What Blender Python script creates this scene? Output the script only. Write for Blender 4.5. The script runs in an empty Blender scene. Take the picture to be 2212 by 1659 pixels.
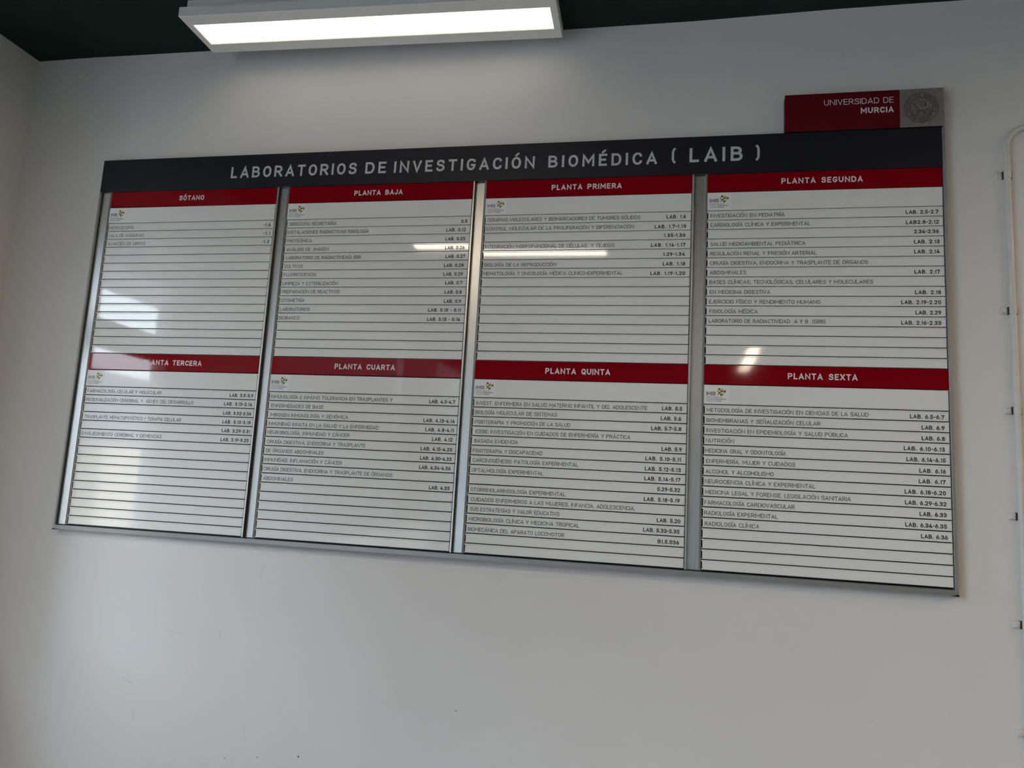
# Directory board in a lift hall.  One unit "P" (a slat pitch) is used for layout.
import bpy, math, random
from mathutils import Matrix, Vector
random.seed(7)
P = 0.029            # metres per slat pitch
Z0 = 93.1            # floor lies 93.1 pitches below the top edge of the board
C = bpy.context.scene.collection
scn = bpy.context.scene

def W(u, y, z):
    return Vector((u * P, y * P, (z + Z0) * P))

# ------------------------------------------------------------------ camera
R_RIGHT = Vector((0.978885, 0.196874, 0.055004))
R_DOWN = Vector((0.024775, 0.152834, -0.987941))
R_FWD = Vector((-0.202907, 0.968443, 0.144730))
cam_d = bpy.data.cameras.new('camera')
cam = bpy.data.objects.new('camera', cam_d)
C.objects.link(cam)
m = Matrix.Identity(4)
for i in range(3):
    m[i][0] = R_RIGHT[i]; m[i][1] = -R_DOWN[i]; m[i][2] = -R_FWD[i]
m.translation = W(68.839, -76.166, -37.946)
cam.matrix_world = m
cam_d.sensor_fit = 'HORIZONTAL'
cam_d.sensor_width = 36.0
cam_d.lens = 1629.99 / 2212 * 36.0
cam_d.clip_start = 0.05
cam_d.clip_end = 200
scn.camera = cam

# ------------------------------------------------------------------ world, sun, exposure
scn.view_settings.view_transform = 'Standard'
scn.view_settings.look = 'None'
scn.view_settings.gamma = 1.0
scn.view_settings.use_curve_mapping = False
scn.view_settings.exposure = 1.38
try:
    scn.cycles.use_denoising = True
    scn.cycles.max_bounces = 10
    scn.cycles.diffuse_bounces = 6
    scn.cycles.caustics_reflective = False
    scn.cycles.sample_clamp_indirect = 6.0
except Exception:
    pass
SKY = 5.8
world = bpy.data.worlds.new('sky'); scn.world = world
world.use_nodes = True
wn = world.node_tree.nodes; wl = world.node_tree.links
wn.clear()
wo = wn.new('ShaderNodeOutputWorld'); bg = wn.new('ShaderNodeBackground')
tc = wn.new('ShaderNodeTexCoord'); sp = wn.new('ShaderNodeSeparateXYZ'); rp = wn.new('ShaderNodeValToRGB')
wl.new(tc.outputs['Generated'], sp.inputs[0]); wl.new(sp.outputs['Z'], rp.inputs[0])
wl.new(rp.outputs[0], bg.inputs[0]); wl.new(bg.outputs[0], wo.inputs[0])
rp.color_ramp.elements[0].position = 0.0; rp.color_ramp.elements[0].color = (0.82, 0.92, 1.0, 1)
rp.color_ramp.elements[1].position = 0.7; rp.color_ramp.elements[1].color = (0.60, 0.76, 1.0, 1)
bg.inputs[1].default_value = SKY
sun_d = bpy.data.lights.new('sun', 'SUN'); sun_d.energy = 21.0; sun_d.angle = 0.009; sun_d.color = (1, 0.93, 0.8)
sun = bpy.data.objects.new('sun', sun_d); C.objects.link(sun)
sun.rotation_euler = Vector((-0.75, -0.25, -0.62)).to_track_quat('-Z', 'Y').to_euler()   # shines away from the window wall

def portal(name, loc, size_x, size_y, direction):
    d = bpy.data.lights.new(name, 'AREA'); d.shape = 'RECTANGLE'; d.size = size_x; d.size_y = size_y
    d.cycles.is_portal = True
    o = bpy.data.objects.new(name, d); C.objects.link(o)
    o.location = loc; o.rotation_euler = Vector(direction).to_track_quat('-Z', 'Y').to_euler()
LW = -12.7; RW = 195.0; BW = -245.0; WY = 0.8
WIN = dict(y0=-36.0, y1=-17.0, z0=-52.0, z1=-5.0)          # window_1 in the left wall
WIN2 = dict(y0=-238.0, y1=-70.0, z0=-86.0, z1=11.0)       # added_window, unseen and added for daylight, further back in the same wall
portal('window_portal', W(LW - .6, (WIN['y0'] + WIN['y1']) / 2, (WIN['z0'] + WIN['z1']) / 2), 19 * P, 47 * P, (1, 0, 0))
portal('window_portal', W(LW - .6, (WIN2['y0'] + WIN2['y1']) / 2, (WIN2['z0'] + WIN2['z1']) / 2), 168 * P, 97 * P, (1, 0, 0))

# ------------------------------------------------------------------ materials
def mat(name, col, rough=0.5, metal=0.0, coat=0.0, coat_rough=0.1, noise=0.0, nscale=20.0, bump=0.0, bscale=200.0,
        emit=None, estr=0.0, spec=0.5, aniso=None):
    mt = bpy.data.materials.new(name); mt.use_nodes = True
    n = mt.node_tree.nodes; l = mt.node_tree.links
    b = n['Principled BSDF']
    b.inputs['Base Color'].default_value = (*col, 1)
    b.inputs['Roughness'].default_value = rough
    b.inputs['Metallic'].default_value = metal
    b.inputs['Coat Weight'].default_value = coat
    b.inputs['Coat Roughness'].default_value = coat_rough
    b.inputs['Specular IOR Level'].default_value = spec
    tc = n.new('ShaderNodeTexCoord')
    if noise:
        t = n.new('ShaderNodeTexNoise'); t.inputs['Scale'].default_value = nscale; t.inputs['Detail'].default_value = 5
        mp = n.new('ShaderNodeMapping'); l.new(tc.outputs['Object'], mp.inputs[0]); l.new(mp.outputs[0], t.inputs[0])
        if aniso: mp.inputs['Scale'].default_value = aniso
        r = n.new('ShaderNodeMapRange'); l.new(t.outputs[0], r.inputs[0])
        r.inputs[1].default_value = 0.3; r.inputs[2].default_value = 0.7
        r.inputs[3].default_value = 1 - noise; r.inputs[4].default_value = 1 + noise
        mx = n.new('ShaderNodeVectorMath'); mx.operation = 'SCALE'
        mx.inputs[0].default_value = col; l.new(r.outputs[0], mx.inputs['Scale'])
        l.new(mx.outputs[0], b.inputs['Base Color'])
    if bump:
        t2 = n.new('ShaderNodeTexNoise'); t2.inputs['Scale'].default_value = bscale; t2.inputs['Detail'].default_value = 3
        l.new(tc.outputs['Object'], t2.inputs[0])
        bp = n.new('ShaderNodeBump'); bp.inputs['Strength'].default_value = bump; bp.inputs['Distance'].default_value = 0.001
        l.new(t2.outputs[0], bp.inputs['Height']); l.new(bp.outputs[0], b.inputs['Normal'])
    if emit:
        b.inputs['Emission Color'].default_value = (*emit, 1); b.inputs['Emission Strength'].default_value = estr
    return mt

M = {
 'wall': mat('wall_paint', (0.81, 0.795, 0.775), 0.75, noise=0.012, nscale=3, bump=0.35, bscale=260, spec=0.25),
 'ceiling': mat('dark_green_paint', (0.013, 0.030, 0.025), 0.8, noise=0.15, nscale=6, bump=0.3, bscale=150, spec=0.15),
 'floor': mat('terrazzo', (0.19, 0.185, 0.175), 0.3, noise=0.25, nscale=60),
 'wall_far': mat('grey_green_paint', (0.20, 0.21, 0.20), 0.75, noise=0.012, nscale=3, bump=0.35, bscale=260, spec=0.25),
 'slat': mat('white_lacquer', (0.90, 0.90, 0.88), 0.65, spec=0.1, coat=1.0, coat_rough=0.045, noise=0.01, nscale=4),
 'alu': mat('anodised_aluminium', (0.76, 0.77, 0.77), 0.33, metal=0.9, noise=0.05, nscale=12, aniso=(60, 60, 1)),
 'alu2': mat('anodised_aluminium_rail', (0.36, 0.365, 0.36), 0.40, metal=0.5, noise=0.05, nscale=12, aniso=(1, 60, 60)),
 'black': mat('black_plastic', (0.008, 0.008, 0.009), 0.5),
 'band': mat('dark_blue_black_vinyl', (0.010, 0.011, 0.019), 0.42, spec=0.5),
 'red': mat('red_vinyl', (0.27, 0.0015, 0.008), 0.7, coat=0.8, coat_rough=0.05, spec=0.0),
 'red2': mat('dark_red_vinyl', (0.12, 0.0025, 0.008), 0.5, spec=0.2),
 'grey': mat('grey_vinyl', (0.23, 0.205, 0.195), 0.6, noise=0.12, nscale=90),
 'ink_name': mat('dark_grey_lettering', (0.065, 0.065, 0.067), 0.4),
 'ink_pale': mat('pale_grey_lettering', (0.16, 0.16, 0.155), 0.4),  # paler grey for the upper names of the first column
 'ink': mat('black_lettering', (0.009, 0.009, 0.010), 0.4),
 'ink_white': mat('white_lettering', (0.86, 0.82, 0.82), 0.45),
 'ink_silver': mat('silver_lettering', (0.62, 0.62, 0.66), 0.45),
 'ink_seal': mat('seal_ink', (0.04, 0.036, 0.034), 0.6),
 'sticker': mat('sticker_paper', (0.92, 0.92, 0.93), 0.4),
 'olive': mat('olive_ink', (0.24, 0.21, 0.012), 0.4),
 'ink_small': mat('small_print', (0.16, 0.15, 0.15), 0.5),
 'ink_small2': mat('small_print_bold', (0.07, 0.07, 0.07), 0.5),
 'lamp': mat('white_enamel', (0.92, 0.91, 0.87), 0.4),
 'diffuser': mat('lit_diffuser', (0.8, 0.8, 0.75), 0.4, emit=(1.0, 0.86, 0.67), estr=0.62),
 'diffuser2': mat('bright_lit_diffuser', (0.8, 0.8, 0.75), 0.4, emit=(1.0, 0.82, 0.62), estr=12.0),
 'pipe': mat('painted_conduit', (0.70, 0.68, 0.65), 0.5, noise=0.04, nscale=30, bump=0.3, bscale=120),
 'gap': mat('dark_slot_shade', (0.03, 0.025, 0.02), 0.7),  # painted shade for the slots in the conduit clips
 'frame': mat('window_frame_paint', (0.55, 0.53, 0.5), 0.45),
 'facade': mat('pale_render', (0.40, 0.35, 0.275), 0.8, noise=0.03, nscale=1),
 'shade_build': mat('grey_blue_render', (0.065, 0.09, 0.125), 0.8, noise=0.05, nscale=1),
 'dark_blocker': mat('near_black_blocker', (0.008, 0.010, 0.012), 0.7, spec=0.1, noise=0.05, nscale=1),  # near black, for the added block that hides the sky
 'ground': mat('paving', (0.16, 0.16, 0.16), 0.85, noise=0.1, nscale=2),
 'mark': mat('scuff', (0.64, 0.635, 0.625), 0.8),
 'speck': mat('speck', (0.06, 0.055, 0.05), 0.8),
}
gm = bpy.data.materials.new('window_glass'); gm.use_nodes = True
n = gm.node_tree.nodes; l = gm.node_tree.links
n.clear()
go = n.new('ShaderNodeOutputMaterial'); mx = n.new('ShaderNodeMixShader'); 
mx.inputs[0].default_value = 0.07
tr = n.new('ShaderNodeBsdfTransparent'); gl = n.new('ShaderNodeBsdfGlossy'); gl.inputs['Roughness'].default_value = 0.02
tr.inputs[0].default_value = (0.95, 0.955, 0.95, 1)
l.new(tr.outputs[0], mx.inputs[1]); l.new(gl.outputs[0], mx.inputs[2]); l.new(mx.outputs[0], go.inputs[0])
M['glass'] = gm

# ------------------------------------------------------------------ mesh helpers
ORI = {}
class MB:
    """collects polygons in pitch units (u, y, z)"""
    def __init__(s): s.v = []; s.f = []
    def add(s, vs, fs):
        o = len(s.v); s.v += vs; s.f += [tuple(i + o for i in f) for f in fs]; return s
    def box(s, a, b):
        x0, x1 = sorted((a[0], b[0])); y0, y1 = sorted((a[1], b[1])); z0, z1 = sorted((a[2], b[2]))
        return s.add([(x0,y0,z0),(x1,y0,z0),(x1,y1,z0),(x0,y1,z0),(x0,y0,z1),(x1,y0,z1),(x1,y1,z1),(x0,y1,z1)],
                     [(0,3,2,1),(4,5,6,7),(0,1,5,4),(1,2,6,5),(2,3,7,6),(3,0,4,7)])
    def cbox(s, a, b, c=0.03):
        """box whose front (low y) rim is chamfered"""
        x0, x1 = sorted((a[0], b[0])); y0, y1 = sorted((a[1], b[1])); z0, z1 = sorted((a[2], b[2]))
        vs = [(x0,y1,z0),(x1,y1,z0),(x1,y1,z1),(x0,y1,z1),
              (x0,y0+c,z0),(x1,y0+c,z0),(x1,y0+c,z1),(x0,y0+c,z1),
              (x0+c,y0,z0+c),(x1-c,y0,z0+c),(x1-c,y0,z1-c),(x0+c,y0,z1-c)]
        fs = [(8,9,10,11),(0,3,2,1)]
        for i in range(4):
            j = (i + 1) % 4
            fs += [(i, j, j + 4, i + 4), (i + 4, j + 4, j + 8, i + 8)]
        return s.add(vs, fs)
    def quad(s, *p): return s.add(list(p), [tuple(range(len(p)))])
    def disc(s, u, z, r, y, n=14):
        return s.add([(u + r*math.cos(t*2*math.pi/n), y, z + r*math.sin(t*2*math.pi/n)) for t in range(n)], [tuple(range(n))])
    def stroke(s, pts, w, y, closed=False, cap=0.5, depth=None):
        """flat ribbon of width w along 2-D points, in the plane y"""
        h = w / 2; n = len(pts)
        if not closed:
            p = [list(q) for q in pts]
            def ext(a, b):
                d = math.hypot(a[0]-b[0], a[1]-b[1]) or 1
                return [a[0] + (a[0]-b[0])/d*w*cap, a[1] + (a[1]-b[1])/d*w*cap]
            p0 = ext(p[0], p[1]); p1 = ext(p[-1], p[-2]); p[0] = p0; p[-1] = p1
        else: p = [list(q) for q in pts]
        L = []; Rr = []
        for i in range(n):
            if closed: a = p[i-1]; c = p[(i+1) % n]
            else: a = p[i-1] if i else None; c = p[i+1] if i < n-1 else None
            b = p[i]
            def nd(q, r):
                d = math.hypot(r[0]-q[0], r[1]-q[1]) or 1e-9
                return ((r[0]-q[0])/d, (r[1]-q[1])/d)
            if a is None: d = nd(b, c); nx, ny = -d[1], d[0]; k = 1
            elif c is None: d = nd(a, b); nx, ny = -d[1], d[0]; k = 1
            else:
                d1 = nd(a, b); d2 = nd(b, c); nx = -(d1[1]+d2[1]); ny = d1[0]+d2[0]
                q = math.hypot(nx, ny)
                if q < 1e-6: nx, ny = -d1[1], d1[0]; k = 1
                else:
                    nx /= q; ny /= q; k = 1/max(0.45, nx*-d1[1] + ny*d1[0])
            L.append((b[0]+nx*h*k, y, b[1]+ny*h*k)); Rr.append((b[0]-nx*h*k, y, b[1]-ny*h*k))
        m_ = n if closed else n-1
        return s.add(L + Rr, [(i, n+i, n+(i+1) % n, (i+1) % n) for i in range(m_)])
    def tube(s, pts, r, n=14):
        rings = []
        for i, q in enumerate(pts):
            a = Vector(pts[max(0, i-1)]); c = Vector(pts[min(len(pts)-1, i+1)]); t = (c-a).normalized()
            e = Vector((0, 1, 0)); x = t.cross(e).normalized(); yv = x.cross(t)
            rings.append([tuple(Vector(q) + x*r*math.cos(k*2*math.pi/n) + yv*r*math.sin(k*2*math.pi/n)) for k in range(n)])
        vs = [v for g in rings for v in g]
        fs = [(i*n+k, i*n+(k+1) % n, (i+1)*n+(k+1) % n, (i+1)*n+k) for i in range(len(rings)-1) for k in range(n)]
        fs += [tuple(range(n))[::-1], tuple((len(rings)-1)*n+k for k in range(n))]
        return s.add(vs, fs)
    def mesh(s, name, material, origin):
        me = bpy.data.meshes.new(name)
        me.from_pydata([((a-origin[0])*P, (b-origin[1])*P, (c-origin[2])*P) for a, b, c in s.v], [], s.f)
        me.materials.append(M[material]); me.update(); return me
    def build(s, name, material, parent=None, origin=None, smooth=False, orient=None):
        if origin is None:
            if parent is not None: origin = ORI[parent.name]
            else:
                xs = list(zip(*s.v)); origin = ((min(xs[0])+max(xs[0]))/2, (min(xs[1])+max(xs[1]))/2, min(xs[2]))
        me = s.mesh(name, material, origin)
        if smooth:
            for q in me.polygons: q.use_smooth = True
        return link(name, me, parent, origin)

def link(name, me, parent, origin):
    o = bpy.data.objects.new(name, me); C.objects.link(o); ORI[o.name] = origin
    if parent is not None:
        o.parent = parent; po = ORI[parent.name]
        o.location = [(a-b)*P for a, b in zip(origin, po)]
    else: o.location = W(*origin)
    return o
def thing(name, label, cat, origin, group=None):
    o = link(name, None, None, origin); o['label'] = label; o['category'] = cat
    if group: o['group'] = group
    return o
def tag(o, label, cat, group=None):
    o['label'] = label; o['category'] = cat
    if group: o['group'] = group
    return o
def struct(o): o['kind'] = 'structure'; return o

# ------------------------------------------------------------------ stroke lettering (monoline capitals drawn from scratch)
R_ = 0.36
GL = {
 'A': (.80, [[(0,0),(.5,1),(1,0)], [(.19,.27),(.81,.27)]]),
 'B': (.74, [['c',(0,0),(0,.53),(1,.53,.26),(1,0,.26)], [(0,.53),(0,1),(.9,1,.24),(.9,.53,.24),(.45,.53)]]),
 'C': (.72, [[(1,.80),(1,1,R_),(0,1,R_),(0,0,R_),(1,0,R_),(1,.20)]]),
 'D': (.76, [['c',(0,0),(0,1),(1,1,R_),(1,0,R_)]]),
 'E': (.64, [[(1,1),(0,1),(0,0),(1,0)], [(0,.51),(.84,.51)]]),
 'F': (.62, [[(1,1),(0,1),(0,0)], [(0,.49),(.84,.49)]]),
 'G': (.74, [[(1,.84),(1,1,R_),(0,1,R_),(0,0,R_),(1,0,R_),(1,.43),(.62,.43)]]),
 'H': (.76, [[(0,0),(0,1)], [(1,0),(1,1)], [(0,.52),(1,.52)]]),
 'I': (0, [[(0,0),(0,1)]]),
 'J': (.58, [[(1,1),(1,0,.34),(0,0,.34),(0,.2)]]),
 'K': (.76, [[(0,0),(0,1)], [(1,1),(0,.36)], [(.36,.6),(1,0)]]),
 'L': (.60, [[(0,1),(0,0),(1,0)]]),
 'M': (.94, [[(0,0),(0,1),(.5,.3),(1,1),(1,0)]]),
 'N': (.80, [[(0,0),(0,1),(1,0),(1,1)]]),
 'O': (.76, [['c',(0,0,R_),(0,1,R_),(1,1,R_),(1,0,R_)]]),
 'P': (.72, [[(0,0),(0,1),(1,1,.28),(1,.45,.28),(.5,.45)], [(0,.45),(.5,.45)]]),
 'Q': (.76, [['c',(0,0,R_),(0,1,R_),(1,1,R_),(1,0,R_)], [(.6,.28),(1.02,-.04)]]),
 'R': (.74, [[(0,0),(0,1),(.97,1,.28),(.97,.46,.28),(.55,.46)], [(0,.46),(.55,.46)], [(.5,.46),(1,0)]]),
 'S': (.70, [[(.95,.82),(.95,1,.2),(.03,1,.28),(.03,.53,.26),(1,.53,.26),(1,0,.28),(0,0,.2),(0,.18)]]),
 'T': (.72, [[(0,1),(1,1)], [(.5,1),(.5,0)]]),
 'U': (.76, [[(0,1),(0,0,R_),(1,0,R_),(1,1)]]),
 'V': (.76, [[(0,1),(.5,0),(1,1)]]),
 'W': (1.1, [[(0,1),(.25,0),(.5,.9),(.75,0),(1,1)]]),
 'X': (.74, [[(0,0),(1,1)], [(0,1),(1,0)]]),
 'Y': (.74, [[(0,1),(.5,.42),(1,1)], [(.5,.42),(.5,0)]]),
 'Z': (.66, [[(0,1),(1,1),(0,0),(1,0)]]),
 '0': (.66, [['c',(0,0,.33),(0,1,.33),(1,1,.33),(1,0,.33)]]),
 '1': (.32, [[(0,.74),(1,1),(1,0)]]),
 '2': (.66, [[(0,.76),(0,1,.32),(1,1,.32),(1,.58,.2),(0,0),(1,0)]]),
 '3': (.66, [[(0,.8),(0,1,.28),(.95,1,.26),(.95,.53,.24),(.4,.53)], [(.4,.53),(1,.53,.26),(1,0,.28),(0,0,.28),(0,.2)]]),
 '4': (.72, [[(.55,1),(0,.2),(1,.2)], [(.76,.5),(.76,0)]]),
 '5': (.66, [[(.94,1),(.08,1),(.04,.5),(.1,.61,.1),(1,.61,.3),(1,0,.3),(0,0,.3),(0,.17)]]),
 '6': (.68, [['c',(0,0,.31),(0,.6,.31),(1,.6,.31),(1,0,.31)], [(.06,.42),(.62,1)]]),
 '7': (.66, [[(0,.85),(0,1),(1,1),(.35,0)]]),
 '8': (.66, [['c',(.05,.53,.24),(.05,1,.24),(.95,1,.24),(.95,.53,.24)], ['c',(0,0,.27),(0,.53,.27),(1,.53,.27),(1,0,.27)]]),
 '9': (.68, [['c',(0,.4,.31),(0,1,.31),(1,1,.31),(1,.4,.31)], [(.94,.58),(.38,0)]]),
 '.': (0, [[(0,0),(0,.02)]]), ',': (.06, [[(1,.04),(0,-.12)]]), ':': (0, [[(0,0),(0,.02)], [(0,.55),(0,.57)]]),
 '-': (.36, [[(0,.46),(1,.46)]]), '/': (.42, [[(0,-.06),(1,1.06)]]),
 '(': (.26, [[(1,1.08),(0,.94,.12),(0,.06,.12),(1,-.08)]]), ')': (.26, [[(0,1.08),(1,.94,.12),(1,.06,.12),(0,-.08)]]),
 # small letters for the fine print
 'a': (.50, [[(0,.62),(1,.66,.2),(1,0)], ['c',(0,0,.15),(0,.36,.15),(1,.36,.1),(1,0,.1)]]),
 'c': (.48, [[(1,.56),(1,.68,.2),(0,.68,.25),(0,0,.25),(1,0,.2),(1,.12)]]),
 'd': (.52, [['c',(0,0,.22),(0,.68,.22),(1,.68,.1),(1,0,.1)], [(1,0),(1,1)]]),
 'e': (.52, [[(0,.34),(1,.34),(1,.68,.25),(0,.68,.25),(0,0,.25),(1,0,.1)]]),
 'g': (.52, [['c',(0,0,.22),(0,.68,.22),(1,.68,.1),(1,0,.1)], [(1,.68),(1,-.28,.2),(0,-.28)]]),
 'i': (0, [[(0,0),(0,.66)], [(0,.92),(0,.95)]]),
 'l': (0, [[(0,0),(0,1)]]),
 'n': (.50, [[(0,0),(0,.68)], [(0,.68),(1,.68,.22),(1,0)]]),
 'o': (.52, [['c',(0,0,.24),(0,.68,.24),(1,.68,.24),(1,0,.24)]]),
 'r': (.30, [[(0,0),(0,.68),(1,.68)]]),
 's': (.44, [[(1,.6),(1,.68,.1),(0,.68,.16),(0,.35,.16),(1,.35,.16),(1,0,.16),(0,0,.1),(0,.08)]]),
 't': (.30, [[(0,.95),(0,0,.15),(1,0)], [(0,.68),(1,.68)]]),
 'u': (.50, [[(0,.68),(0,0,.22),(1,0,.1),(1,.68)]]),
 'v': (.50, [[(0,.68),(.5,0),(1,.68)]]),
 'x': (.48, [[(0,.68),(1,0)], [(0,0),(1,.68)]]),
}
ACC = {'Á':'A','É':'E','Í':'I','Ó':'O','Ú':'U','Ñ':'N','ó':'o'}

def fillet(cmd, fx, fy, cap):
    closed = cmd[0] == 'c'; pts = cmd[1:] if closed else cmd
    q = [(fx(p[0]), fy(p[1]), (p[2] if len(p) > 2 else 0) * cap) for p in pts]
    n = len(q); out = []
    for i, (x, y, r) in enumerate(q):
        if not r or (not closed and i in (0, n-1)): out.append((x, y)); continue
        a = q[i-1]; b = q[(i+1) % n]
        la = math.hypot(a[0]-x, a[1]-y); lb = math.hypot(b[0]-x, b[1]-y)
        ra = min(r, la/2 if (a[2] or closed) else la*.98); rb = min(r, lb/2 if (b[2] or closed) else lb*.98)
        A = (x+(a[0]-x)/la*ra, y+(a[1]-y)/la*ra); B = (x+(b[0]-x)/lb*rb, y+(b[1]-y)/lb*rb)
        k = 0.5523; c1 = (A[0]+(x-A[0])*k, A[1]+(y-A[1])*k); c2 = (B[0]+(x-B[0])*k, B[1]+(y-B[1])*k)
        ns = 5 if cap > 1 else 4
        for s in range(ns+1):
            t = s/ns; u = 1-t
            out.append((u**3*A[0]+3*u*u*t*c1[0]+3*u*t*t*c2[0]+t**3*B[0], u**3*A[1]+3*u*u*t*c1[1]+3*u*t*t*c2[1]+t**3*B[1]))
    res = [out[0]]
    for p in out[1:]:
        if math.hypot(p[0]-res[-1][0], p[1]-res[-1][1]) > 1e-5: res.append(p)
    if closed and math.hypot(res[0][0]-res[-1][0], res[0][1]-res[-1][1]) < 1e-5: res.pop()
    return closed, res

def text(mb, s, u0, u1, zb, cap, w, y, gap=None, xf=None):
    """draw s with baseline zb and cap height cap between u0 and u1 (u1 None: natural gap)"""
    sw = w * cap
    adv = []
    for ch in s:
        if ch == ' ': adv.append(None)
        else: adv.append(GL[ACC.get(ch, ch)][0] * cap * (1.0) + (sw if GL[ACC.get(ch, ch)][0] < .1 else 0))
    tot = sum(a for a in adv if a is not None); gaps = len(s) - 1; sp = sum(1 for a in adv if a is None)
    space = .36 * cap
    kx = 1.0
    if u1 is None: g = (gap if gap is not None else .2) * cap
    else:
        g = (u1 - u0 - tot - sp*space) / max(1, gaps)
        if g < .10*cap:
            g = .10*cap; kx = (u1-u0-gaps*g-sp*space)/tot
        elif g > .34*cap:
            g = .34*cap; kx = (u1-u0-gaps*g-sp*space)/tot
        kx = min(1.3, max(.7, kx))
    x = u0
    for ch, a in zip(s, adv):
        if a is None: x += space + g; continue
        b = ACC.get(ch, ch); wd = a * kx; xx = x
        fx = lambda t, xx=xx, wd=wd: xx + sw/2 + t*(wd - sw)
        fy = lambda t: zb + sw/2 + t*(cap - sw)
        for li, cmd in enumerate(GL[b][1]):      # strokes of one letter lie in layers 0.1 mm apart
            cl, pts = fillet(cmd, fx, fy, cap)
            if xf: pts = [xf(*p) for p in pts]
            mb.stroke(pts, sw, y - .004*li, cl)
        if ch == 'Ñ': mb.stroke([(xx+wd*.25, zb+1.13*cap), (xx+wd*.42, zb+1.2*cap), (xx+wd*.58, zb+1.13*cap), (xx+wd*.75, zb+1.2*cap)], sw*.9, y)
        elif ch in ACC:
            cx_ = xx + wd/2; h0 = (.85 if ch == 'ó' else 1.12)*cap
            mb.stroke([(cx_-.03*cap, zb+h0), (cx_+.13*cap, zb+h0+.14*cap)], sw*.9, y - .01)
        x += wd + g
    return x - g

# ------------------------------------------------------------------ the room
def ceil_z(u):
    T_ = [(-30,14.6),(LW,14.6),(-4.5,14.6),(11.4,14.36),(56.3,13.83),(70.6,13.74),(85.2,13.98),(92.4,13.98),(110,13.9),(RW+20,13.9)]
    for (a, za), (b, zb) in zip(T_, T_[1:]):
        if u <= b: return za + (zb-za)*(u-a)/(b-a)
    return 13.9
ZF = -Z0
TOP = 24.0
struct(MB().box((LW-20, WY, ZF-4), (RW+20, WY+8, TOP)).build('wall_front', 'wall'))
mb = MB(); th = 5.0
mb.box((LW-th, WY, ZF-4), (LW, WIN['y1'], TOP)).box((LW-th, WIN['y0'], ZF-4), (LW, WIN2['y1'], TOP)).box((LW-th, WIN2['y0'], ZF-4), (LW, BW, TOP))
for w_ in (WIN, WIN2): mb.box((LW-th, w_['y0'], ZF-4), (LW, w_['y1'], w_['z0'])).box((LW-th, w_['y0'], w_['z1']), (LW, w_['y1'], TOP))
struct(mb.build('wall_left', 'wall'))
mb = MB().box((RW, WY, ZF-4), (RW+th, BW, TOP))
struct(mb.build('wall_right', 'wall_far'))
struct(MB().box((LW-20, BW-8, ZF-4), (RW+20, BW, TOP)).build('wall_back', 'wall_far'))
struct(MB().box((LW-th, BW, ZF-4), (RW+th, WY, ZF)).build('floor', 'floor'))
mb = MB(); us = [LW-th,LW,-4.5,3,11.4,26,41,56.3,70.6,85.2,92.4,110,RW+th]
for a, b in zip(us, us[1:]):
    za, zb_ = ceil_z(a), ceil_z(b)
    mb.add([(a,WY,za),(b,WY,zb_),(b,BW,zb_),(a,BW,za),(a,WY,TOP),(b,WY,TOP),(b,BW,TOP),(a,BW,TOP)],
           [(0,3,2,1),(4,5,6,7),(0,1,5,4),(2,3,7,6)])
struct(mb.build('ceiling', 'ceiling'))

def window(name, x0, x1, w, mull, trans):
    """frame of boxes round panes that fill an opening in a wall of constant x"""
    xm = (x0+x1)/2; ft = 1.4
    fr = MB()
    y0, y1, z0, z1 = w['y0'], w['y1'], w['z0'], w['z1']
    fr.box((xm-1,y0,z0),(xm+1,y0+ft,z1)).box((xm-1,y1-ft,z0),(xm+1,y1,z1)).box((xm-1,y0+ft,z0),(xm+1,y1-ft,z0+ft)).box((xm-1,y0+ft,z1-ft),(xm+1,y1-ft,z1))
    for a, b in mull: fr.box((xm-.8,a,z0+ft),(xm+.8,b,z1-ft))
    o = fr.build(name, 'frame'); struct(o)
    ys = [y0+ft] + [v for ab in mull for v in ab] + [y1-ft]
    t = MB()
    for i in range(0, len(ys), 2):
        for a, b in trans: t.box((xm-.8, ys[i], a), (xm+.8, ys[i+1], b))
    t.build('transom', 'frame', o)
    zs = [z0+ft] + [v for ab in trans for v in ab] + [z1-ft]
    for i in range(0, len(ys), 2):
        for j in range(0, len(zs), 2):
            MB().box((xm-.1, ys[i], zs[j]), (xm+.1, ys[i+1], zs[j+1])).build('pane', 'glass', o)
    return o
window('window_1', LW-3.5, LW-.9, WIN, [], [(-19.4,-15.2)])
window('added_window', LW-3.5, LW-.9, WIN2, [(-151,-149),(-196,-194)], [(-24,-22)])  # unseen window added to light the wall's middle and right

# outside, seen only as reflections and light
struct(MB().box((-900,-1300,ZF-14), (LW-th-1,400,ZF-6)).build('outside_ground_1', 'ground'))  # paved ground outside the left windows
tag(MB().box((-320,-470,ZF-6), (-290,120,27)).build('neighbour_building', 'shade_build'), 'tall dark blue-grey building across the street from the left window', 'building')
tag(MB().box((-330,-1250,ZF-6), (-290,-472,215)).build('sky_blocker', 'dark_blocker'), 'added near-black block that hides low sky outside the left windows', 'building')  # unseen block, raised to keep sky out of the slat reflections
tag(MB().box((-265,-325,ZF-6), (-240,-293,-21)).build('annex_building', 'facade'), 'low pale sunlit annex in front of the dark building outside the left window', 'building')

tag(MB().box((-44,-85,-1.2), (LW-5.2,-4,3)).build('sky_slab', 'wall'), 'added white slab outside above the left window, cutting off high sky', 'canopy')  # unseen slab put in to block high sky light through the window

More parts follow.
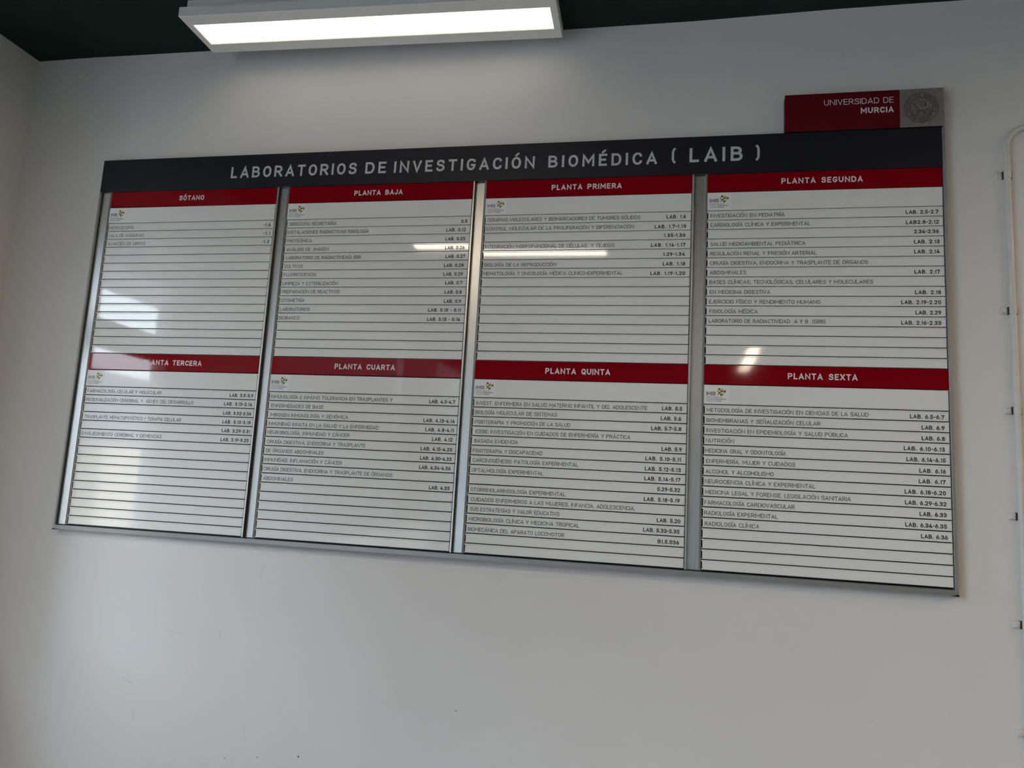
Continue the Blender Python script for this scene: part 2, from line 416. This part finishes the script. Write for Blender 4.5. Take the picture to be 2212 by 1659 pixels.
# small scuffs and specks on the wall
wf = bpy.data.objects['wall_front']
for u, z, r, k in [(32.4,-65.9,.09,'speck'),(27.8,-66.5,.06,'speck'),(24.1,-67,.06,'speck'),(22.2,-64.8,.05,'mark'),(48.85,-59.6,.06,'speck'),(.36,-4.3,.08,'speck'),
                   (52.6,-46.6,.07,'mark'),(70.8,-51.3,.06,'mark'),(-5,12.2,.07,'speck'),(-10.6,10,.06,'speck')]:
    MB().disc(u, z, r, WY-.01, 10).build('speck', k, wf)
for pts, w_ in [([(12.6,-63.4),(12.8,-64.4)],.06),([(22.0,-54.3),(22.1,-55.1)],.07),([(15.2,-54.6),(17.6,-55.1)],.04),([(26.4,-47.0),(26.1,-48.3)],.05),
                ([(87.4,-56.1),(87.5,-56.6)],.04),([(87.7,-56.0),(87.75,-56.5)],.04),([(10.9,-60.3),(11.5,-60.5),(12.1,-60.7)],.09),([(26.0,-63.6),(26.2,-65.0)],.04)]:
    MB().stroke(pts, w_, WY-.01).build('scuff', 'mark', wf)

# ------------------------------------------------------------------ ceiling lamps
def lamp(center, length, width, yaw, pitch, label, dm='diffuser2'):
    """surface box lamp: mounting plate, enamel housing with a bevelled opening, lit diffuser"""
    t = thing('ceiling_lamp', label, 'ceiling lamp', center)
    hl, hw = length/2, width/2
    H = 1.15; il, iw = hl-.75, hw-1.62
    o = (0, 0, 0)
    ORI[t.name] = (0, 0, 0)
    hs = MB(); c = .06
    # lower face as a frame around the opening, then outer sides and inner reveal
    O = [(-hl,-hw),(hl,-hw),(hl,hw),(-hl,hw)]; I = [(-il,-iw),(il,-iw),(il,iw),(-il,iw)]
    vs = [(x*(1-c/hl), y*(1-c/hw), 0) for x, y in O] + [(x, y, 0.03) for x, y in I] + [(x, y, c) for x, y in O] + [(x, y, H) for x, y in O] + [(x*.998, y*.99, .24) for x, y in I]
    fs = []
    for i in range(4):
        j = (i+1) % 4
        fs += [(i, 4+i, 4+j, j), (i, j, 8+j, 8+i), (8+i, 8+j, 12+j, 12+i), (4+i, 16+i, 16+j, 4+j)]
    fs.append((12,13,14,15))
    hs.add(vs, fs)
    hs.build('housing', 'lamp', t, o)
    MB().box((-hl+.5,-hw+.55,H), (hl-.5,hw-.55,H+1.25)).build('mounting_plate', 'lamp', t, o)
    MB().add([(-il,-iw,.16),(il,-iw,.16),(il,iw,.16),(-il,iw,.16),(-il,-iw,.26),(il,-iw,.26),(il,iw,.26),(-il,iw,.26)],
             [(0,3,2,1),(4,5,6,7),(0,1,5,4),(1,2,6,5),(2,3,7,6),(3,0,4,7)]).build('diffuser', dm, t, o)
    t.rotation_euler = (0, pitch, yaw)
    return t
lamp((35.8,-5.1,11.8), 41.8, 6.9, math.radians(1.6), math.radians(0.55), 'long white box lamp with lit diffuser on the ceiling just above the directory board', 'diffuser')
lamp((35.6,-70,12.0), 41.8, 6.9, 0, math.radians(0.4), 'long white box lamp with lit diffuser on the ceiling behind the camera')
lamp((95.5,-190,11.5), 41.8, 6.9, math.radians(90), 0, 'long white box lamp on the ceiling at the far end of the hall, running lengthwise')
for y_, l_ in ((-5.1, 'added unseen box lamp on the ceiling right of the board, next to the wall'),
               (-37, 'second added lamp from the board wall in the right-hand row'),
               (-70, 'third added lamp from the board wall in the right-hand row'),
               (-103, 'fourth added lamp from the board wall in the right-hand row'),
               (-136, 'fifth added lamp from the board wall in the right-hand row')):
    lamp((162, y_, 11.6), 41.8, 6.9, 0, 0, l_)  # unseen lamps added to brighten the right part of the wall

# ------------------------------------------------------------------ directory board
UL = [1.711, 25.332, 48.811, 72.285]; UR = [23.781, 47.296, 70.733, 94.407]
HB, HH, HL = 4.13, 2.0, 1.975
BOT = -(HB + 2*(HH+HL) + 32)                    # lower edge of the last slat
board = thing('directory_board', 'wide wall directory with a dark title band, red floor headers and rows of white slats', 'directory board', (47.3, .4, BOT-.6))
MB().box((.15,.52,BOT-.5), (94.5,WY,-.1)).build('backing', 'black', board)
tb = MB().cbox((.0,-.08,-HB), (94.56,.36,0), .02).build('title_band', 'band', board)
YT = -.095
for w_, a, b, z, cp, st in [('LABORATORIOS',17.6,33.45,-2.86,1.37,.18), ('DE',34.5,37.0,-2.86,1.37,.18), ('INVESTIGACIÓN',37.95,54.05,-2.87,1.36,.18),
                            ('BIOMÉDICA',55.55,67.08,-2.88,1.36,.18), ('(',68.60,None,-2.76,1.48,.155), ('LAIB',70.4,75.72,-2.82,1.56,.18), (')',77.0,None,-2.76,1.48,.155)]:
    tx = MB(); text(tx, w_, a, b, z, cp, st, YT); tx.build('title_word', 'ink_silver', tb)

# rails: side lips, channel floors and the ridge that the slat ends butt against
MB().cbox((-.02,-.1,BOT-.5), (.22,WY,-HB), .02).build('side_rail', 'alu2', board)
MB().cbox((94.44,-.1,BOT-.55), (94.72,WY,-.05), .02).build('side_rail', 'alu2', board)
gaps = [(.22, UL[0])] + [(UR[i], UL[i+1]) for i in range(3)]
for i, (a, b) in enumerate(gaps):
    if i: MB().cbox((a+.03,-.06,BOT-.06), (a+.21,.36,-HB), .02).build('rail_lip', 'alu', board)
    a2 = a + (.21 if i else 0)
    yf = .42 if i else .26
    MB().box((a2,yf,BOT-.06), (b-.2,.5,-HB)).build('channel', 'alu', board)
    MB().box((a2,.02 if i else .14,BOT-.06), (a2+.04,yf,-HB)).build('channel_shade', 'black', board)  # black strip painting the shaded side of the channel
    MB().cbox((b-.21,-.06,BOT-.06), (b-.115,.36,-HB), .02).cbox((b-.10,.0,BOT-.06), (b+.0,.36,-HB), .02).build('rail_lip', 'alu2', board)
MB().add([(.1,-.16,BOT-.16),(94.5,-.16,BOT-.16),(94.5,-.13,BOT-.62),(.1,-.13,BOT-.62),(.1,WY,BOT-.16),(94.5,WY,BOT-.16),(94.5,WY,BOT-.66),(.1,WY,BOT-.66)],
         [(0,3,2,1),(0,1,5,4),(3,7,6,2),(0,4,7,3),(1,2,6,5)]).build('bottom_rail', 'alu2', board)
MB().cbox((-.05,-.14,BOT-.72), (.2,WY,BOT-.55), .03).build('end_cap', 'black', board)
MB().cbox((94.42,-.14,BOT-.72), (94.76,WY,BOT-.55), .03).build('end_cap', 'black', board)

ROWS = {
(0,0): [
 ('MICROSCOPÍA',1.97,5.36,'-1.6',22.48,23.38),
 ('SALA DE MÁQUINAS',2.03,6.88,'-1.1',22.59,23.46),
 ('ALMACÉN DE LIBROS',2.03,7.21,'-1.2',22.5,23.43),
],
(1,0): [
 ('DIRECCIÓN SECRETARÍA',25.74,31.54,'0.5',46.2,46.9),
 ('INSTALACIONES RADIACTIVAS FISIOLOGÍA',25.62,35.54,'LAB. 0.12',44.56,46.8),
 ('PROTEÓMICA',25.64,28.76,'LAB. 0.25',44.55,46.8),
 ('ANÁLISIS DE  IMAGEN',25.68,30.9,'LAB. 0.26',44.57,46.8),
 ('LABORATORIO DE RADIACTIVIDAD SRR',25.75,34.87,'LAB. 0.27',44.69,46.93),
 ('CULTIVOS',25.66,27.93,'LAB. 0.28',44.58,46.81),
 ('FLUORESCENCIA',25.66,29.67,'LAB. 0.29',44.58,46.8),
 ('LIMPIEZA Y ESTERILIZACIÓN',25.64,32.38,'LAB. 0.7',44.87,46.8),
 ('PREPARACIÓN DE REACTIVOS',25.65,32.69,'LAB. 0.8',44.87,46.8),
 ('CITOMETRÍA',25.64,28.54,'LAB. 0.9',44.86,46.8),
 ('LABORATORIOS',25.63,29.29,'LAB. 0.10 - 0.11',43.16,46.84),
 ('BIOBANCO',25.62,28.15,'LAB. 0.13 - 0.14',43.1,46.81),
],
(2,0): [
 ('TERAPIAS MOLECULARES Y BIOMARCADORES DE TUMORES SÓLIDOS',49.09,65.54,'LAB. 1.6',68.22,70.18),
 ('CONTROL MOLECULAR DE LA PROLIFERACIÓN Y DIFERENCIACIÓN',49.1,64.92,'LAB. 1.7-1.13',67.04,70.21),
 ('',0,0,'1.35-1.36',68.01,70.17),
 ('INTEGRACIÓN MORFOFUNCIONAL DE CÉLULAS  Y TEJIDOS',49.08,62.96,'LAB. 1.14-1.17',66.73,70.19),
 ('',0,0,'1.29-1.34',67.99,70.16),
 ('BIOLOGÍA DE LA REPRODUCCIÓN',49.12,56.91,'LAB. 1.18',67.96,70.21),
 ('HEMATOLOGÍA Y ONCOLOGÍA MÉDICA CLÍNICO-EXPERIMENTAL',49.11,63.92,'LAB. 1.19-1.20',66.73,70.22),
],
(3,0): [
 ('INVESTIGACIÓN EN PEDIATRÍA',72.61,79.84,'LAB. 2.5-2.7',91.04,93.96),
 ('CARDIOLOGÍA CLÍNICA Y EXPERIMENTAL',72.63,82.26,'LAB2.8-2.12',91.04,93.98),
 ('',0,0,'2.34-2.36',91.74,93.95),
 ('SALUD MEDIOAMBIENTAL PEDIÁTRICA',72.66,81.81,'LAB. 2.13',91.72,93.99),
 ('REGULACIÓN RENAL Y PRESIÓN ARTERIAL',72.66,82.86,'LAB. 2.14',91.72,93.98),
 ('CIRUGÍA DIGESTIVA, ENDOCRINA Y TRASPLANTE DE ÓRGANOS',72.66,87.56,'',0,0),
 ('ABDOMINALES',72.65,76.18,'LAB. 2.17',91.7,93.95),
 ('BASES CLÍNICAS, TECNOLÓGICAS, CELULARES Y MOLECULARES',72.62,88.0,'',0,0),
 ('EN MEDICINA DIGESTIVA',72.67,78.51,'LAB. 2.18',91.72,93.99),
 ('EJERCICIO FÍSICO Y RENDIMIENTO HUMANO',72.62,83.19,'LAB. 2.19-2.20',90.47,93.96),
 ('FISIOLOGÍA MÉDICA',72.67,77.33,'LAB. 2.29',91.71,93.96),
 ('LABORATORIO DE RADIACTIVIDAD  A Y B  (SRR)',72.63,83.63,'LAB. 2.16-2.33',90.44,93.93),
],
(0,1): [
 ('FARMACOLOGÍA CELULAR Y MOLECULAR',2.07,11.87,'LAB. 3.5-3.9',20.55,23.47),
 ('REGIONALIZACIÓN CEREBRAL Y  GENES DEL DESARROLLO',2.05,16.13,'LAB. 3.10-3.14',19.96,23.43),
 ('',0,0,'LAB. 3.32-3.36',19.98,23.46),
 ('TRASPLANTE HEMATOPOYÉTICO / TERAPIA CELULAR',2.12,14.81,'LAB. 3.15-3.18',20.0,23.49),
 ('',0,0,'LAB. 3.29-3.31',20.05,23.52),
 ('ENVEJECIMIENTO CEREBRAL Y DEMENCIAS',2.06,12.6,'LAB. 3.19-3.20',20.02,23.47),
],
(1,1): [
 ('INMUNOLOGÍA E INMUNO TOLERANCIA EN TRASPLANTES Y',25.63,39.91,'LAB. 4.5-4.7',44.02,46.89),
 ('ENFERMEDADES DE BASE',25.77,32.03,'',0,0),
 ('IMBIOGEN INMUNOLOGÍA Y GENÓMICA',25.77,34.97,'LAB. 4.13-4.14',43.53,46.97),
 ('INMUNIDAD INNATA EN LA SALUD Y LA ENFERMEDAD',25.69,38.58,'LAB. 4.8-4.11',43.81,46.96),
 ('NEUROBIOLOGÍA, INMUNIDAD Y CÁNCER',25.63,35.34,'LAB. 4.12',44.63,46.86),
 ('CIRUGÍA DIGESTIVA, ENDOCRINA Y TRASPLANTE',25.68,37.25,'LAB. 4.15-4.20',43.45,46.9),
 ('DE ÓRGANOS ABDOMINALES',25.67,32.52,'LAB. 4.30-4.33',43.45,46.91),
 ('INMUNIDAD, INFLAMACIÓN Y CÁNCER',25.63,34.73,'LAB. 4.34-4.36',43.42,46.86),
 ('CIRUGÍA DIGESTIVA, ENDOCRINA Y TRASPLANTE DE ÓRGANOS',25.63,40.53,'',0,0),
 ('ABDOMINALES',25.69,29.23,'LAB. 4.33',44.65,46.88),
],
(2,1): [
 ('INVEST. ENFERMERA EN SALUD MATERNO INFANTIL Y DEL ADOLESCENTE',49.19,66.83,'LAB. 5.5',68.27,70.25),
 ('BIOLOGÍA MOLECULAR DE SISTEMAS',49.11,57.77,'LAB. 5.6',68.18,70.16),
 ('FISIOTERAPIA Y PROMOCIÓN DE LA SALUD',49.16,59.17,'LAB. 5.7-5.8',67.27,70.19),
 ('ICEBE: INVESTIGACIÓN EN CUIDADOS DE ENFERMERÍA Y PRÁCTICA',49.28,65.26,'',0,0),
 ('BASADA EVIDENCIA',49.21,53.83,'LAB. 5.9',68.33,70.29),
 ('FISIOTERAPIA Y DISCAPACIDAD',49.13,56.45,'LAB. 5.10-5.11',66.78,70.23),
 ('CARCINOGÉNESIS: PATOLOGÍA EXPERIMENTAL',49.18,60.14,'LAB. 5.12-5.13',66.76,70.24),
 ('OFTALMOLOGÍA EXPERIMENTAL',49.15,56.62,'LAB. 5.14-5.17',66.74,70.22),
 ('',0,0,'5.29-5.32',68.02,70.21),
 ('OTORRINOLARINGOLOGÍA EXPERIMENTAL',49.13,58.98,'LAB. 5.18-5.19',66.74,70.21),
 ('CUIDADOS ENFERMEROS A LAS MUJERES, INFANCIA, ADOLESCENCIA,',49.22,65.94,'',0,0),
 ('SUS ESTRATEGIAS Y VALOR EDUCATIVO',49.21,58.47,'LAB. 5.20',68.05,70.3),
 ('MICROBIOLOGÍA CLÍNICA Y MEDICINA TROPICAL',49.12,60.51,'LAB. 5.33-5.35',66.77,70.24),
 ('BIOMECÁNICA DEL APARATO LOCOMOTOR',49.11,59.04,'B1.5.036',68.2,70.23),
],
(3,1): [
 ('METODOLOGÍA DE INVESTIGACIÓN EN CIENCIAS DE LA SALUD',72.58,87.43,'LAB. 6.5-6.7',91.03,93.97),
 ('BIOMEMBRANAS Y SEÑALIZACIÓN CELULAR',72.58,83.13,'LAB. 6.9',92.01,93.96),
 ('INVESTIGACIÓN EN EPIDEMIOLOGÍA Y SALUD PÚBLICA',72.57,85.59,'LAB. 6.8',92.0,93.97),
 ('NUTRICIÓN',72.55,75.23,'LAB. 6.10-6.13',90.44,93.94),
 ('MEDICINA ORAL Y ODONTOLOGÍA',72.5,80.03,'LAB. 6.14-6.15',90.64,93.99),
 ('ENFERMERÍA, MUJER Y CUIDADOS',72.62,80.86,'LAB. 6.16',91.73,93.98),
 ('ALCOHOL Y ALCOHOLISMO',72.59,78.91,'LAB. 6.17',91.66,93.92),
 ('NEUROCIENCIA CLÍNICA Y EXPERIMENTAL',72.54,82.67,'LAB. 6.18-6.20',90.44,93.92),
 ('MEDICINA LEGAL Y FORENSE. LEGISLACIÓN SANITARIA',72.57,85.8,'LAB. 6.29-6.32',90.45,93.94),
 ('FARMACOLOGÍA CARDIOVASCULAR',72.53,80.82,'LAB. 6.33',91.66,93.93),
 ('RADIOLOGÍA EXPERIMENTAL',72.53,79.31,'LAB. 6.34-6.35',90.43,93.93),
 ('RADIOLOGÍA CLÍNICA',72.59,77.62,'LAB. 6.36',91.75,93.99),
],
}
HEAD = {(0,0):('SÓTANO',11.09,14.39),(1,0):('PLANTA BAJA',33.42,39.19),(2,0):('PLANTA PRIMERA',56.04,63.51),(3,0):('PLANTA SEGUNDA',79.51,87.18),
        (0,1):('PLANTA TERCERA',9.08,16.6),(1,1):('PLANTA CUARTA',32.91,39.9),(2,1):('PLANTA QUINTA',56.33,63.01),(3,1):('PLANTA SEXTA',80.17,86.49)}
slat_mesh = {}
TILT = {(1,0,3): .004, (2,0,3): -.006, (2,0,4): -.0055}      # a few slats sit a touch crooked
for ci in range(4):
    u0, u1 = UL[ci], UR[ci]
    for sec in range(2):
        top = -HB - sec*(HH+HL+16)
        # red floor header
        o = (u0, 0, top-HH)
        hp = MB().cbox((u0+.02,-.05,top-HH+.05), (u1+(.03 if ci == 3 else 0),.3,top-.03), .03).build('header_plate', 'red', board, o)
        nm, a, b = HEAD[(ci, sec)]
        hp['label'] = 'red header plate reading ' + nm
        tx = MB(); cap = .60
        if ' ' in nm:      # two words: keep the wide word space of the print
            w1, w2 = nm.split(' '); n1 = sum(GL[ACC.get(c_, c_)][0] + (.17 if GL[ACC.get(c_, c_)][0] < .1 else 0) for c_ in w1)
            n2 = sum(GL[ACC.get(c_, c_)][0] + (.17 if GL[ACC.get(c_, c_)][0] < .1 else 0) for c_ in w2)
            sp_ = .92*cap; g = (b-a-(n1+n2)*cap-sp_)/(len(w1)+len(w2)-2)
            text(tx, w1, a, a+n1*cap+g*(len(w1)-1), top-HH/2-.30, cap, .195, -.06)
            text(tx, w2, b-n2*cap-g*(len(w2)-1), b, top-HH/2-.30, cap, .195, -.06)
        else: text(tx, nm, a, b, top-HH/2-.30, cap, .195, -.06)
        tx.build('header_lettering', 'ink_white', hp)
        # plate with the institute sticker
        o = (u0, 0, top-HH-HL)
        lp = MB().cbox((u0+.02,-.02,top-HH-HL+.04), (u1-.03,.3,top-HH-.03), .03).build('logo_plate', 'slat', board, o)
        lp.rotation_euler.x = random.uniform(-.0015, .0015)
        s0, st = u0+.06, top-HH-.06
        MB().box((s0,-.033,top-HH-HL+.08), (s0+2.3,-.02,st)).build('sticker', 'sticker', lp)
        tx = MB(); text(tx, 'IMI', s0+.18, s0+.76, st-1.04, .38, .15, -.04); tx.build('logo_lettering', 'ink', lp)
        tx = MB(); text(tx, 'B', s0+.83, s0+1.08, st-1.04, .38, .18, -.04); tx.build('logo_lettering', 'olive', lp)
        lg = MB(); K = [(1.41,.40,.13),(1.65,.60,.12),(1.94,.61,.13),(1.42,.76,.11),(1.62,.95,.13)]
        for a_, b_, r in K: lg.disc(s0+a_, st-b_, r, -.04)
        for i, j in [(0,1),(1,2),(1,3),(3,4)]: lg.stroke([(s0+K[i][0], st-K[i][1]), (s0+K[j][0], st-K[j][1])], .07, -.0395)
        lg.build('logo_mark', 'olive', lp)
        lg = MB()
        S = [(1.73,.40,1),(1.26,.61,3),(1.31,.92,3),(1.80,.86,4)]
        for a_, b_, i in S:
            lg.disc(s0+a_, st-b_, .05, -.041, 10); lg.stroke([(s0+a_, st-b_), (s0+K[i][0], st-K[i][1])], .02, -.0392)
        lg.build('logo_mark', 'ink', lp)
        tx = MB(); y_ = -.04
        text(tx, 'Instituto', s0+.17, s0+.74, st-1.26, .12, .13, y_); text(tx, 'Murciano de', s0+.80, s0+1.66, st-1.26, .12, .13, y_)
        text(tx, 'Investigación', s0+.17, s0+1.08, st-1.44, .12, .13, y_); text(tx, 'Virgen de la', s0+.17, s0+.98, st-1.62, .12, .13, y_)
        tx.build('small_print', 'ink_small', lp)
        tx = MB(); text(tx, 'Biosanitaria', s0+1.14, s0+2.06, st-1.44, .12, .22, y_); text(tx, 'Arrixaca', s0+1.04, s0+1.64, st-1.62, .12, .22, y_)
        tx.build('small_print', 'ink_small2', lp)
        # sixteen slats
        rows = ROWS.get((ci, sec), [])
        for k in range(16):
            zc = top-HH-HL-k-.5
            o = (u0, 0, zc)
            if (ci, 0) not in slat_mesh:
                s_ = MB().cbox((u0+.13,0,zc-.455), (u1-.04,.3,zc+.305), .028)
                s_.cbox((u0+.03,.0,zc+.34), (u1-.03,.3,zc+.447), .015).box((u0+.06,.06,zc+.30), (u1-.04,.3,zc+.35))
                s_.box((u0+.03,.01,zc-.455), (u0+.13,.3,zc-.40))
                slat_mesh[(ci, 0)] = s_.mesh('slat', 'slat', o)
            sl = link('slat', slat_mesh[(ci, 0)], board, o)
            sl.rotation_euler.x = random.gauss(0, .0022); sl.rotation_euler.z = random.gauss(0, .0004)
            if (ci, sec, k) in TILT: sl.rotation_euler.x = TILT[(ci, sec, k)]
            if k < len(rows):
                nm, a, b, lb, c_, d = rows[k]
                jz = random.uniform(-.03, .03)
                if nm:
                    tx = MB(); text(tx, nm, a, b, zc-.26+jz, .395, .135, -.012); tx.build('name_lettering', 'ink_pale' if (ci, sec) == (0, 0) else 'ink_name', sl)
                if lb:
                    tx = MB(); text(tx, lb, c_, d, zc-.27+random.uniform(-.03, .03), .39, .195, -.012); tx.build('number_lettering', 'ink', sl)
                sl['label'] = 'white slat with ' + ('a printed department name' if nm else 'no name') + (' and a bold room number' if lb else '')

# ------------------------------------------------------------------ university sign on the top right corner
sg = thing('university_sign', 'small dark red sign with a grey square seal above the right end of the directory', 'sign', (87.2,.2,0))
MB().box((79.84,-.27,.02), (94.55,WY-.02,3.95)).build('backing', 'black', sg)
rp_ = MB().cbox((79.79,-.34,-.02), (90.62,-.27,3.98), .02).build('red_panel', 'red2', sg)
tx = MB(); text(tx, 'UNIVERSIDAD DE', 83.55, 90.06, 2.64, .61, .11, -.352)
text(tx, 'MURCIA', 87.0, 90.05, 1.62, .61, .20, -.352); tx.build('sign_lettering', 'ink_white', rp_)
gp = MB().cbox((90.63,-.34,-.02), (94.62,-.27,3.98), .02).build('grey_panel', 'grey', sg)
sl_ = MB(); SU, SZ, YS = 92.55, 1.98, -.352
ring = lambda r, n=48: [(SU+r*math.cos(t*2*math.pi/n), SZ+r*math.sin(t*2*math.pi/n)) for t in range(n)]
sl_.stroke(ring(1.55), .05, YS, True); sl_.stroke(ring(1.10), .045, YS, True); sl_.stroke(ring(1.02), .02, YS, True)
def arc_text(s, a0, a1, r, cap, flip=False):
    n_ = len(s)
    for i, ch in enumerate(s):
        if ch == ' ': continue
        a = math.radians(a0 + (a1-a0)*(i+.5)/n_)
        up = (math.cos(a), math.sin(a)); rt = (math.sin(a), -math.cos(a))
        if flip: up = (-up[0], -up[1]); rt = (-rt[0], -rt[1])
        wd = max(GL[ch][0]*cap, .15*cap)
        rr = r + (cap if flip else 0)
        bx, bz = SU+math.cos(a)*rr, SZ+math.sin(a)*rr
        text(sl_, ch, 0, None, 0, cap, .17, YS, xf=lambda x, z: (bx+(x-wd/2)*rt[0]+z*up[0], bz+(x-wd/2)*rt[1]+z*up[1]))
arc_text('UNIVERSITAS MURCIENSIS', 205, -25, 1.19, .27)
arc_text('ANNO MCCLXXII', 218, 322, 1.19, .26, True)
zm = lambda x, y: (SU+(x-1110)/690*1.55, SZ-(y-790)/590*1.55)
for pts, w_ in [([(800,500),(940,680)],.05),([(780,620),(880,710),(980,830)],.11),([(1110,350),(1040,430),(960,650)],.05),([(1110,350),(1200,520),(1270,640)],.05),
                ([(1390,480),(1300,620)],.05),([(1290,620),(1280,720)],.16),([(1070,560),(1060,760)],.06),([(1150,560),(1150,760)],.06),([(1010,870),(1110,980),(1190,880)],.07),
                ([(950,900),(980,1040)],.08),([(1230,890),(1240,1040)],.1),([(700,1060),(860,1110),(1010,1130)],.05),([(1010,1130),(1200,1110),(1300,1060)],.05),
                ([(740,970),(820,900)],.07),([(700,720),(670,860)],.05),([(900,460),(920,500)],.09),([(1280,440),(1300,460)],.09),([(1000,560),(1110,520),(1210,580)],.03),
                ([(1010,700),(1100,740),(1200,700)],.04),([(800,1000),(960,1060)],.04)]:
    sl_.stroke([zm(*p) for p in pts], w_*.7, YS-.002)
def oval(cx_, cy_, rx, ry, w_):
    sl_.stroke([zm(cx_+rx*math.cos(t*math.pi/12), cy_+ry*math.sin(t*math.pi/12)) for t in range(24)], w_*.6, YS-.004, True)
oval(850,980,170,120,.05); oval(850,980,90,70,.05); oval(1400,980,130,140,.08); oval(1400,980,60,70,.09); oval(1110,1000,90,110,.05)
sl_.build('seal', 'ink_seal', gp)

# ------------------------------------------------------------------ painted conduit with clips at the right
PU = 100.27; PY = WY-.33; PR = .27
cd = thing('cable_conduit', 'thin white painted conduit running down the wall right of the directory board', 'conduit', (PU, PY, ZF))
pts = [(PU, PY, z) for z in (ZF, -70, -50, -30, -15, -5, -2.6)]
for t in range(1, 10):
    a = math.pi/2*t/9; pts.append((PU+2.0*(1-math.cos(a)), PY, -2.1+2.0*math.sin(a)))
pts += [(105,PY,-.08),(130,PY,-.1),(RW,PY,-.1)]
MB().tube(pts, PR).build('tube', 'pipe', cd, smooth=True)
for z in (-4.95,-18.35,-27.8,-37.42,-46.9,-56.0,-65.2,-74.5,-84):
    o = (PU, PY, z)
    cl = MB()
    n_ = 10; r1, r0 = PR+.07, PR-.01; hz = .33
    prof = [(r1*math.cos(math.pi*i/n_), -r1*math.sin(math.pi*i/n_)) for i in range(n_+1)]
    vs = [(PU+a, PY+b, z-hz) for a, b in prof] + [(PU+a, PY+b, z+hz) for a, b in prof]
    inn = [(PU+a*r0/r1, PY+b*r0/r1, z-hz) for a, b in prof] + [(PU+a*r0/r1, PY+b*r0/r1, z+hz) for a, b in prof]
    k = n_+1
    cl.add(vs+inn, [(i, i+1, k+i+1, k+i) for i in range(n_)] + [(i, 2*k+i, 2*k+i+1, i+1) for i in range(n_)] + [(k+i, k+i+1, 3*k+i+1, 3*k+i) for i in range(n_)])
    cl.cbox((PU-.98,WY-.30,z-.27), (PU-.40,WY,z+.30), .10)
    clo = cl.build('clip', 'pipe', cd, o)
    MB().cbox((PU-.40,WY-.36,z-.33), (PU-.30,WY,z+.36), .02).build('slot_shade', 'gap', clo, o)  # dark strips stand in for shade in the slots beside the tube
    MB().cbox((PU+.31,WY-.36,z-.36), (PU+.39,WY,z+.33), .02).build('slot_shade', 'gap', clo, o)
    nl = MB(); q = 10
    nl.add([(PU-.78+.15*math.cos(t*2*math.pi/q), WY-.40, z-.05+.15*math.sin(t*2*math.pi/q)) for t in range(q)] +
           [(PU-.78+.17*math.cos(t*2*math.pi/q), WY-.28, z-.05+.17*math.sin(t*2*math.pi/q)) for t in range(q)],
           [tuple(range(q))] + [(t, (t+1) % q, q+(t+1) % q, q+t) for t in range(q)])
    nl.build('nail', 'pipe', clo, o)
